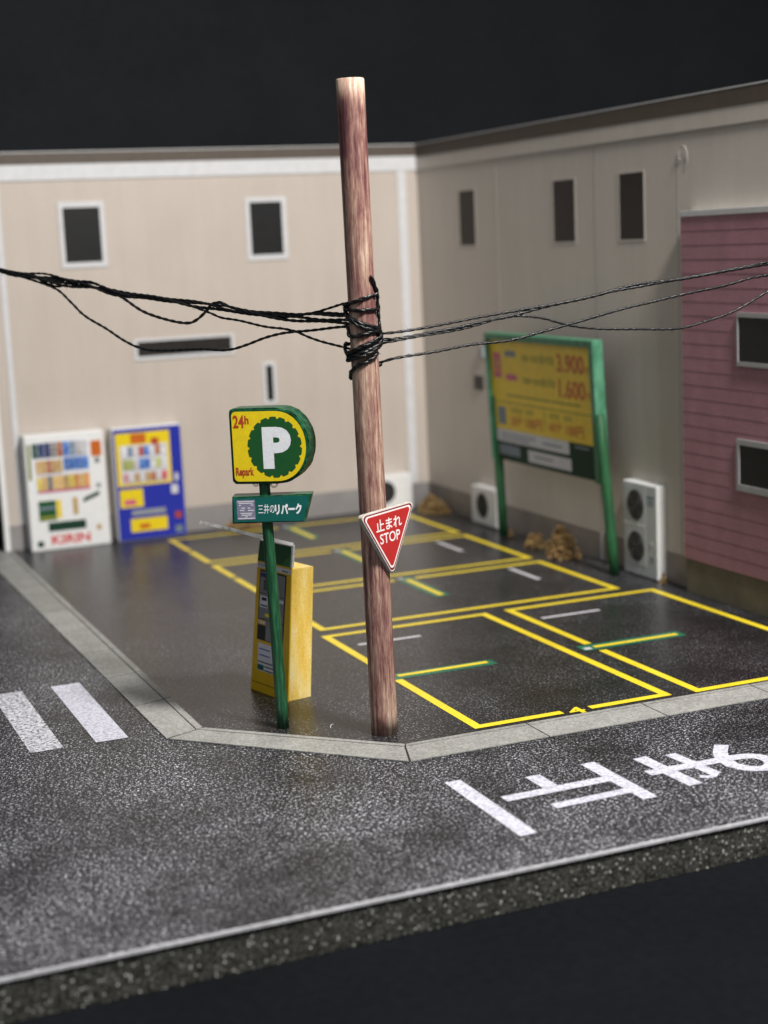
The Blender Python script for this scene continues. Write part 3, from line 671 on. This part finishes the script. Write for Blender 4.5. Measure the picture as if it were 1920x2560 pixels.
# ---- cables
CAB = {
"c1": ([[-6.13,9.89,10.74],[-5.44,8.88,10.53],[-4.55,7.57,10.32],[-3.92,6.58,10.1],[-3.11,5.29,9.88],[-2.35,4.03,9.69],[-1.98,3.41,9.63],[-1.27,2.19,9.54],[-0.82,1.4,9.5],[-0.52,0.88,9.58],[-0.33,0.20,9.72]], 'black thread cable rising to the topmost knot on the left of the pole'),
"c2": ([[-6.14,9.89,10.71],[-5.45,8.88,10.5],[-4.65,7.69,10.3],[-4.01,6.7,10.07],[-3.44,5.8,9.91],[-2.73,4.66,9.77],[-1.98,3.4,9.59],[-1.27,2.17,9.46],[-0.31,0.25,9.44]], 'black thread cable running straight in the left bundle, second from its top at the pole'),
"c3": ([[-6.14,9.88,10.68],[-5.59,9.07,10.48],[-4.56,7.56,10.26],[-3.68,6.19,10.01],[-2.88,4.91,9.79],[-2.27,3.9,9.66],[-1.62,2.78,9.49],[-0.94,1.56,9.36],[-0.27,0.2,9.34]], 'black thread cable along the underside of the left bundle, straight to the pole'),
"c4": ([[-6.13,9.89,10.75],[-4.99,8.23,10.45],[-3.84,6.45,10.04],[-3.12,5.29,9.83],[-2.43,4.14,9.63],[-2.14,3.63,9.46],[-1.72,2.87,9.28],[-1.21,1.95,9.11],[-0.72,1.02,8.89],[-0.33,0.15,8.72]], 'black thread cable leaving the left bundle and sloping down to the lowest wrap'),
"c5": ([[-6.14,9.89,10.71],[-5.68,9.21,10.54],[-5.32,8.67,10.38],[-5.02,8.19,10.18],[-4.78,7.76,9.84],[-4.55,7.33,9.52],[-4.15,6.65,9.21],[-3.69,5.82,8.73],[-3.29,5.18,8.59],[-2.61,4.13,8.68],[-2.15,3.4,8.67],[-1.84,2.93,8.78],[-1.5,2.41,8.97],[-1.17,1.88,9.1],[-0.79,1.24,9.16],[-0.29,0.2,9.2]], 'slack black thread sagging lowest on the left, down to the long window'),
"c6": ([[-6.13,9.89,10.73],[-5.22,8.55,10.46],[-4.55,7.57,10.32],[-4.01,6.7,10.07],[-3.78,6.3,9.87],[-3.48,5.75,9.56],[-3.09,5.1,9.36],[-2.78,4.59,9.27],[-2.62,4.35,9.32],[-2.44,4.13,9.51],[-2.31,3.97,9.7],[-2.15,3.73,9.75],[-1.97,3.41,9.64],[-1.45,2.48,9.49],[-0.94,1.57,9.38],[-0.28,0.2,9.25]], 'black thread dipping in a short loop then hooking back over the left bundle'),
"c7": ([[-6.14,9.89,10.69],[-5.49,8.94,10.49],[-5.23,8.53,10.32],[-4.99,8.16,10.21],[-4.73,7.82,10.3],[-4.38,7.31,10.32],[-4.13,6.91,10.22],[-3.84,6.45,10.07],[-3.31,5.62,9.97],[-2.35,4.03,9.69],[-1.62,2.79,9.54],[-0.6,0.98,9.48],[-0.31,0.25,9.46]], 'black thread making a small bight in the left bundle near the picture edge'),
"r1": ([[0.28,0.05,9.0],[0.73,-0.15,9.04],[1.79,-0.19,9.15],[2.86,-0.23,9.26],[3.95,-0.29,9.37],[4.61,-0.32,9.43],[5.34,-0.36,9.53],[5.91,-0.39,9.64],[6.76,-0.44,9.75],[7.74,-0.5,9.85],[8.61,-0.57,9.94],[9.09,-0.6,10.02],[10.03,-0.67,10.13]], 'uppermost black thread cable going right from the pole'),
"r2": ([[0.26,0.02,8.9],[0.72,-0.17,8.9],[1.77,-0.21,9.01],[2.85,-0.24,9.19],[3.39,-0.27,9.23],[4.5,-0.32,9.42],[5.62,-0.37,9.58],[6.53,-0.42,9.74],[7.91,-0.52,9.87],[9.08,-0.6,9.98],[10.03,-0.67,10.09]], 'black thread cable on the right twisting round the uppermost one'),
"r3": ([[0.22,-0.0,8.79],[0.71,-0.17,8.85],[2.03,-0.22,9.01],[3.12,-0.26,9.2],[3.5,-0.28,9.22],[4.14,-0.33,9.14],[4.78,-0.41,8.95],[5.54,-0.48,8.82],[6.43,-0.56,8.74],[7.5,-0.65,8.7],[8.26,-0.7,8.83],[8.98,-0.74,9.02],[9.96,-0.76,9.46]], 'slack black thread on the right sagging in front of the pink house'),
"r4": ([[0.2,-0.0,8.36],[0.67,-0.22,8.49],[1.99,-0.28,8.6],[3.12,-0.33,8.68],[3.89,-0.37,8.81],[4.78,-0.4,8.96],[5.46,-0.43,9.09],[6.49,-0.48,9.28],[7.58,-0.55,9.45],[8.58,-0.61,9.61],[9.41,-0.67,9.75],[10.0,-0.71,9.79]], 'lowest black thread cable leaving the pole to the right, taut'),
}
for i, (k, (P, lab)) in enumerate(CAB.items()):
    P = [Vector(p) for p in P]
    if k[0] == 'c': P = [P[0] + (P[0] - P[1]).normalized() * 9 + Vector((0, 0, .3)), P[0] + (P[0] - P[1]).normalized() * 4] + P
    else: P = P + [P[-1] + (P[-1] - P[-2]).normalized() * 4, P[-1] + (P[-1] - P[-2]).normalized() * 8]
    D = dense(catmull(P, 8))
    pole_at = len(D) if k[0] == 'c' else 0; ph = rnd.uniform(0, 6); wl = rnd.uniform(3.2, 7.0)
    for j, p in enumerate(D):
        away = min(1, abs(j - pole_at) * .045 / 1.5); w = j * .045 / wl * 6.283
        loose = (.042 if k[0] == 'c' else .012) * away
        D[j] = p + Vector((0, math.sin(j * .09 + i), math.sin(j * .13 + i * 2.1))) * .010 + Vector((math.cos(w * 1.3 + ph) * .4, math.cos(w + ph), math.sin(w + ph) + .5 * math.sin(2.3 * w))) * loose
    ob = obj('cable', *twist(D, .022 + .003 * (i % 3), .46, 5, i, 70), M_thread, None, True)
    tag(ob, lab, 'cable', 'thread cables tied to the pole')
# ---- windings round the pole (angle 0 = towards the camera, positive to the right)
def wind(pts, r0=.335):
    out = []
    for ang, z, *r in pts:
        t = math.radians(ang - 112.2); rr = r[0] if r else r0      # camera lies towards -112 degrees
        out.append(Vector((-.115 * z / 14.43 + math.cos(t) * rr, math.sin(t) * rr, z)))
    return out
def winding(label, pts, rad, seg=26):
    P = catmull(wind(pts), 7)
    for j, p in enumerate(P): P[j] = p + Vector((math.sin(j * .7), math.cos(j * .9), math.sin(j * .53))) * .006
    tag(obj('thread_winding', *twist(dense(P, .03), rad * .92, .42, 5, 0, 34), M_thread, None, True), label, 'thread', 'thread windings round the pole')
winding('black thread turn highest on the pole with its loose end sticking up', [(40, 10.28, .345), (62, 10.08, .34), (84, 9.92), (70, 9.88), (0, 9.80), (-70, 9.70), (-95, 9.66, .38), (-150, 9.60), (-210, 9.58), (-268, 9.57), (-300, 9.56), (-360, 9.565), (-425, 9.58), (-450, 9.60, .39), (-440, 9.50, .36)], .034)
winding('black thread turn slanting down across the pole below the top knot', [(-100, 9.62, .37), (-80, 9.48, .35), (-60, 9.40), (0, 9.28), (60, 9.16), (88, 9.10), (150, 9.22), (220, 9.35), (268, 9.38), (300, 9.36), (360, 9.20), (420, 9.08), (448, 9.04)], .038)
winding('black thread turn level across the pole just above the thick lower wraps', [(-90, 9.20), (-60, 9.02), (0, 9.04), (60, 9.10), (92, 9.06, .36), (140, 8.95), (200, 8.90), (255, 8.82), (275, 8.86, .40), (262, 8.70, .42), (285, 8.58, .37)], .036)
winding('thickest bunch of black thread wrapped low on the pole, slanting up to the right', [(-92, 8.60, .37), (-60, 8.62), (0, 8.74), (60, 8.90), (95, 9.0, .38), (160, 8.85), (230, 8.68), (268, 8.64), (300, 8.66, .37), (360, 8.80, .37), (420, 8.94, .37), (450, 8.98, .37), (520, 8.8), (590, 8.60), (628, 8.54, .36), (660, 8.56, .36), (720, 8.67, .37), (780, 8.80, .37), (812, 8.90, .37), (880, 8.72), (950, 8.56), (988, 8.50, .36), (1020, 8.50, .37), (1080, 8.60, .38), (1140, 8.76, .38), (1172, 8.86, .36)], .040)
winding('last black thread turn dropping steeply to the left below the thick wraps', [(60, 8.62), (30, 8.52), (-20, 8.40), (-60, 8.28), (-95, 8.14), (-112, 8.08, .34), (-160, 8.16), (-215, 8.28), (-268, 8.36)], .036)
winding('dark thread bunch down the right flank of the pole linking its turns', [(84, 9.92), (90, 9.7, .345), (94, 9.5, .35), (92, 9.3, .35), (88, 9.1, .37), (98, 8.95, .40), (94, 8.75, .36)], .034)

# ================================================================== STOP SIGN
ss = thing('stop_sign', 'small red triangular STOP sign with white border fixed to the pole', 'traffic sign', (.1, -.35, 4.7))
th = math.radians(24.0); uS = Vector((math.cos(th), math.sin(th), 0)); nS = Vector((math.sin(th), -math.cos(th), 0))
r_ = math.radians(2.95); vz = Vector((0, 0, 1))
FS = Frame(Vector((-.037, 0, 4.697)) + nS * .40 + uS * .072, uS * math.cos(r_) + vz * math.sin(r_), vz * math.cos(r_) - uS * math.sin(r_))
def rtri(s, rad, n=7):
    h = s * .8660; c = [(-s / 2, h / 3), (s / 2, h / 3), (0, -2 * h / 3)]; out = []
    for i in range(3):
        x, y = c[i]; d = math.hypot(x, y); k = 1 - 2 * rad / d; cx, cy = x * k, y * k; a = math.atan2(y, x)
        for j in range(n): t = a + math.pi / 3 - j * (2 * math.pi / 3) / (n - 1); out.append((cx + rad * math.cos(t), cy + rad * math.sin(t)))
    return out[::-1]
obj('plate', *prism(FS, rtri(1.74, .075), -.13, 0, .012), mk('sign_card_edge', (.50, .48, .42), .5, .25, 5), ss)
obj('white_border', *sheet(FS, rtri(1.735, .085), .003), M_stopwhite, ss)
obj('rim', *sheet(FS, rtri(1.69, .085), .006), M_stopdark, ss)
obj('white_line', *sheet(FS, rtri(1.58, .075), .009), M_stopwhite, ss)
fc = obj('face', *sheet(FS, rtri(1.46, .06), .012), M_stopred, ss)
text('lettering', '止まれ', FS, -.42, .40, .045, .315, .015, M_stopwhite, fc, .018)
text('lettering', 'STOP', FS, -.325, .325, -.245, -.015, .015, M_stopwhite, fc, .012)

# ================================================================== PARKING SIGN
ps = thing('parking_sign', 'green and yellow P parking sign with a plate below on a thin green post', 'parking sign', (-1.91, 1.55, 0))
obj('post', *cyl((-1.905, 1.55, .008), (-2.03, 1.55, 6.1), .138, .122, 18, 12), M_gpost, ps, True)
th = math.radians(-34); FPs = Frame(Vector((-2.0, 1.55, 0)) + Vector((math.sin(th), -math.cos(th), 0)) * .22, (math.cos(th), math.sin(th), 0))
def dshape(ins):
    L, R_, T, B = -.70 + ins, 1.115 - ins, 7.47 - ins, 5.765 + ins; rr = .10; cyy = (T + B) / 2; ry = (T - B) / 2; cx = .34; rx = R_ - cx
    P = []
    for k in range(25): t = -math.pi / 2 + math.pi * k / 24; P.append((cx + rx * math.copysign(abs(math.cos(t)) ** .9, math.cos(t)), cyy + ry * math.sin(t)))
    for k in range(5): t = math.pi / 2 + math.pi / 2 * k / 4; P.append((L + rr + rr * math.cos(t), T - rr + rr * math.sin(t)))
    for k in range(5): t = math.pi + math.pi / 2 * k / 4; P.append((L + rr + rr * math.cos(t), B + rr + rr * math.sin(t)))
    return P
V, F = prism(FPs, dshape(0), -.68, 0, .035)
V = [v + Vector((rnd.uniform(-1, 1), rnd.uniform(-1, 1), rnd.uniform(-1, 1))) * .007 for v in V]
obj('sign_box', V, F, M_gpaint, ps)
yf = obj('yellow_face', *sheet(FPs, dshape(.065), .022), M_signyel, ps)
gear = []
for k in range(144):
    t = 2 * math.pi * k / 144; notch = (k % 8) in (0, 1); r = .655 - (.042 if notch else 0); gear.append((.335 + r * .955 * math.cos(t), 6.597 + r * 1.045 * math.sin(t)))
gd = obj('green_disc', *sheet(FPs, gear, .026), M_signgreen, yf)
text('lettering', 'P', FPs, .055, .715, 6.11, 7.05, .030, M_signwhite, gd, .055)
text('lettering', '24', FPs, -.60, -.345, 7.04, 7.325, .026, M_rust, yf, .03)
text('lettering', 'h', FPs, -.33, -.235, 7.125, 7.31, .026, M_rust, yf, .03)
text('lettering', 'Repark', FPs, -.595, -.175, 5.91, 6.15, .026, M_rust, yf, .03)
def glue(a, b, r):
    P = [FPs(a + r * math.cos(t), b + r * math.sin(t), -.15) for t in [math.pi + math.pi * k / 14 for k in range(15)]]
    obj('glue_drip', *tube(P, .022, 8), M_glue, ps, True)
glue(.22, 5.745, .075); glue(-.20, 5.765, .06)
th = math.radians(-26); FPl = Frame(Vector((-2.0, 1.55, 0)) + Vector((math.sin(th), -math.cos(th), 0)) * .20, (math.cos(th), math.sin(th), 0))
V, F = prism(FPl, [(-.765, 4.885), (.875, 4.87), (1.06, 5.50), (-.745, 5.495)], -.46, 0, .02)
V = [v + Vector((rnd.uniform(-1, 1), rnd.uniform(-1, 1), rnd.uniform(-1, 1))) * .006 for v in V]
obj('name_plate', V, F, M_gpaint, ps)
nf = obj('plate_face', *sheet(FPl, [(-.72, 4.915), (.85, 4.90), (1.0, 5.47), (-.715, 5.465)], .014), M_teal, ps)
lg = obj('emblem', *sheet(FPl, rect(-.645, -.232, 4.965, 5.415), .018), M_violet, nf)
R = []
for b, a0, a1 in ((5.37, -.63, -.25), (5.33, -.60, -.28), (5.285, -.60, -.55), (5.285, -.33, -.27), (5.22, -.54, -.46), (5.22, -.40, -.34), (5.17, -.58, -.48), (5.165, -.40, -.26), (5.10, -.57, -.30), (5.06, -.55, -.32), (5.02, -.47, -.41), (4.985, -.63, -.25)): R.append((a0, a1, b, b + .022))
obj('emblem_line', *quads(FPl, R, .021), M_pale, lg)
text('lettering', '三井の', FPl, -.165, .205, 5.085, 5.305, .018, M_signwhite, nf, .004)
text('lettering', 'リパーク', FPl, .215, .82, 5.055, 5.30, .018, M_signwhite, nf, .05)

# ================================================================== PAYMENT MACHINE
pm = thing('payment_machine', 'tall yellow parking payment machine with a tilted card awning behind the green post', 'payment machine', (-1.0, 4.2, 0))
B_ = Vector((-1.53, 5.13, 0)); uM = Vector((.41, -1.65, 0)).normalized()
vM = (Vector((0, 0, 1)) + Vector((.040, -.012, 0)) + uM * .12).normalized()     # the card front leans a little
FM = Frame(B_, uM, vM)
V, F = prism(FM, [(.03, .02), (1.68, .02), (1.45, 3.36), (.02, 3.36)], -.70, -.035, .012)
V = [v - (FM.u * 0) for v in V]
obj('body', V, F, M_ybody, pm)
ff = obj('front_card', *prism(FM, [(0, .01), (1.71, .01), (1.54, 3.42), (.02, 3.40)], -.03, .005), mk('yellow_card', (.64, .40, .012), .4, .06), pm)
FH = Frame(FM(.02, 3.405, 0), uM, (vM + FM.n * .10 + uM * .03).normalized())
hd = obj('header', *prism(FH, [(.0, .0), (1.53, .015), (1.60, .60), (.12, .56)], -.06, .0), M_white, pm)
obj('header_face', *sheet(FH, [(.0, .0), (1.47, .015), (1.53, .56), (.12, .54)], .004), M_signgreen, hd)
obj('header_flash', *sheet(FH, [(1.05, .012), (1.47, .015), (1.50, .36)], .007), mk('leaf_green_print', (.022, .16, .03), .4), hd)
obj('instruction_strip', *sheet(FM, rect(.03, 1.53, 3.24, 3.37), .010), M_pale, ff)
text('lettering', 'PARKING', FM, .10, .8, 3.28, 3.34, .013, M_black, ff)
obj('lettering', *quads(FM, [(1.15, 1.42, 3.27, 3.31)], .013), M_grey, ff)
sb = obj('screen_surround', *sheet(FM, rect(.17, 1.36, 1.38, 3.20), .010), M_black, ff)
obj('operating_panel', *sheet(FM, rect(.21, 1.32, 1.95, 3.16), .014), M_grey, sb)
obj('operating_panel', *sheet(FM, rect(.56, 1.32, 1.40, 1.93), .014), M_grey, sb)
obj('title_bar', *sheet(FM, rect(.23, .70, 3.02, 3.12), .017), M_navy, sb)
obj('screen', *sheet(FM, rect(.38, .90, 2.70, 2.94), .017), M_black, sb); obj('screen_glass', *sheet(FM, rect(.41, .87, 2.73, 2.91), .020), mk('lcd_grey', (.10, .12, .10), .2), sb)
obj('rule_line', *sheet(FM, rect(.21, 1.32, 2.60, 2.615), .017), M_black, sb)
obj('card_reader', *sheet(FM, rect(.24, .60, 2.24, 2.54), .017), M_pale, sb)
obj('card_reader', *sheet(FM, rect(.32, .54, 2.42, 2.50), .020), M_black, sb)
obj('card_reader', *sheet(FM, rect(.28, .58, 2.27, 2.31), .020), M_teal, sb)
obj('yellow_label', *sheet(FM, rect(.50, .78, 2.02, 2.10), .017), M_signyel, sb)
obj('price_label', *sheet(FM, rect(.19, .56, 1.78, 1.92), .017), mk('dull_gold_print', (.45, .30, .10), .45), sb)
obj('note_slot', *quads(FM, [(.24, .27, 1.82, 1.87), (.33, .38, 1.81, 1.88), (.44, .50, 1.82, 1.88)], .020), M_white, sb)
obj('right_label', *sheet(FM, rect(1.12, 1.30, 2.46, 2.54), .017), M_pale, sb)
ns = obj('notice_sheet', *sheet(FM, rect(.26, 1.06, .58, 1.30), .010), M_pale, ff)
obj('notice_line', *quads(FM, [(.32, .80, 1.14, 1.17), (.32, .82, .98, 1.01)], .014), M_blue, ns)
obj('notice_line', *quads(FM, [(.28, .95, .80, .83), (.60, 1.0, .70, .73), (.60, 1.0, .60, .63)], .014), M_darkgreen, ns)
obj('notice_line', *quads(FM, [(.27, .56, .60, .74)], .015), M_teal, ns)
obj('hatch_line', *quads(FM, [(.03, 1.66, .235, .250)], .010), M_black, ff)
# awning: thin card, rising towards the front
e0 = FH(1.56, .615, -.03); e1 = Vector((-2.30, 3.5, 4.44)); wdt = -uM * 1.45
dA = e1 - e0; nA = dA.cross(wdt).normalized()
if nA.z < 0: nA = -nA
q = [e0, e0 + dA * .5 + nA * -.015, e1, e1 + wdt, e0 + dA * .5 + wdt, e0 + wdt]
V = [p + nA * .04 for p in q] + [p - nA * .04 for p in q]
obj('awning', V, [(0, 1, 4, 5), (1, 2, 3, 4), (6, 11, 10, 7), (7, 10, 9, 8), (0, 6, 7, 1), (1, 7, 8, 2), (2, 8, 9, 3), (3, 9, 10, 4), (4, 10, 11, 5), (5, 11, 6, 0)], M_awn, pm)

# ================================================================== DRIED MOSS CLUMPS AND SMALL BITS
def clump(label, cx, cy, sx, sy, h, n, size):
    V = []; F = []
    lobes = [(rnd.uniform(-.55, .55) * sx, rnd.uniform(-.55, .55) * sy, rnd.uniform(.45, 1.0) * h) for _ in range(5)] + [(0, 0, h * .75)]
    for i in range(n):
        lx, ly, lh = lobes[i % len(lobes)]; ang = rnd.uniform(0, 2 * math.pi); r = math.sqrt(rnd.random())
        z = rnd.random() ** 1.3 * lh; sh = .62 * (1 - .7 * z / h)
        c = Vector((cx + lx * (1 - .5 * z / h) + math.cos(ang) * r * sx * sh, cy + ly * (1 - .5 * z / h) + math.sin(ang) * r * sy * sh, .03 + z))
        a = Vector((rnd.gauss(0, 1), rnd.gauss(0, 1), rnd.gauss(.5, 1))).normalized(); b = a.orthogonal().normalized(); s = size * rnd.uniform(.5, 1.5)
        k = len(V); nn = a.cross(b) * s * .35
        V += [c - a * s, c + b * s * .35 + nn, c + a * s, c - b * s * .35 + nn * .5]; F += [[k, k + 1, k + 2], [k, k + 2, k + 3]]
    V = [Vector((v.x, v.y, max(v.z, .013))) for v in V]
    tag(obj('dried_plant', V, F, M_leaf), label, 'dried plant', 'clumps of dried moss along the walls')
clump('tall tan clump of dried moss under the middle of the price board', 13.0, 15.3, .55, .85, 1.15, 1700, .085)
clump('small tan tuft of dried moss beside the tall clump, on its left', 13.1, 17.3, .35, .45, .50, 420, .08)
clump('brown dried moss in the corner where the two buildings meet', 13.1, 26.4, .6, 1.3, .75, 1300, .095)
clump('flat brown dried moss at the foot of the cream wall behind the green plate', 5.6, 27.7, 1.1, .35, .42, 900, .085)
clump('crumb of dried moss at the foot of the left price board post', 13.3, 19.6, .13, .16, .25, 60, .07)
clump('crumb of dried moss at the corner of the tall air conditioner', 13.62, 9.75, .09, .12, .4, 60, .07)
tag(obj('lint_fibre', *tube(catmull([(-.98, .90, .03), (-.93, .98, .07), (-.86, 1.05, .06), (-.82, 1.12, .04)], 5), .007, 5), M_white, None, True), 'tiny white lint fibre on the asphalt between the green post and the pole', 'lint')
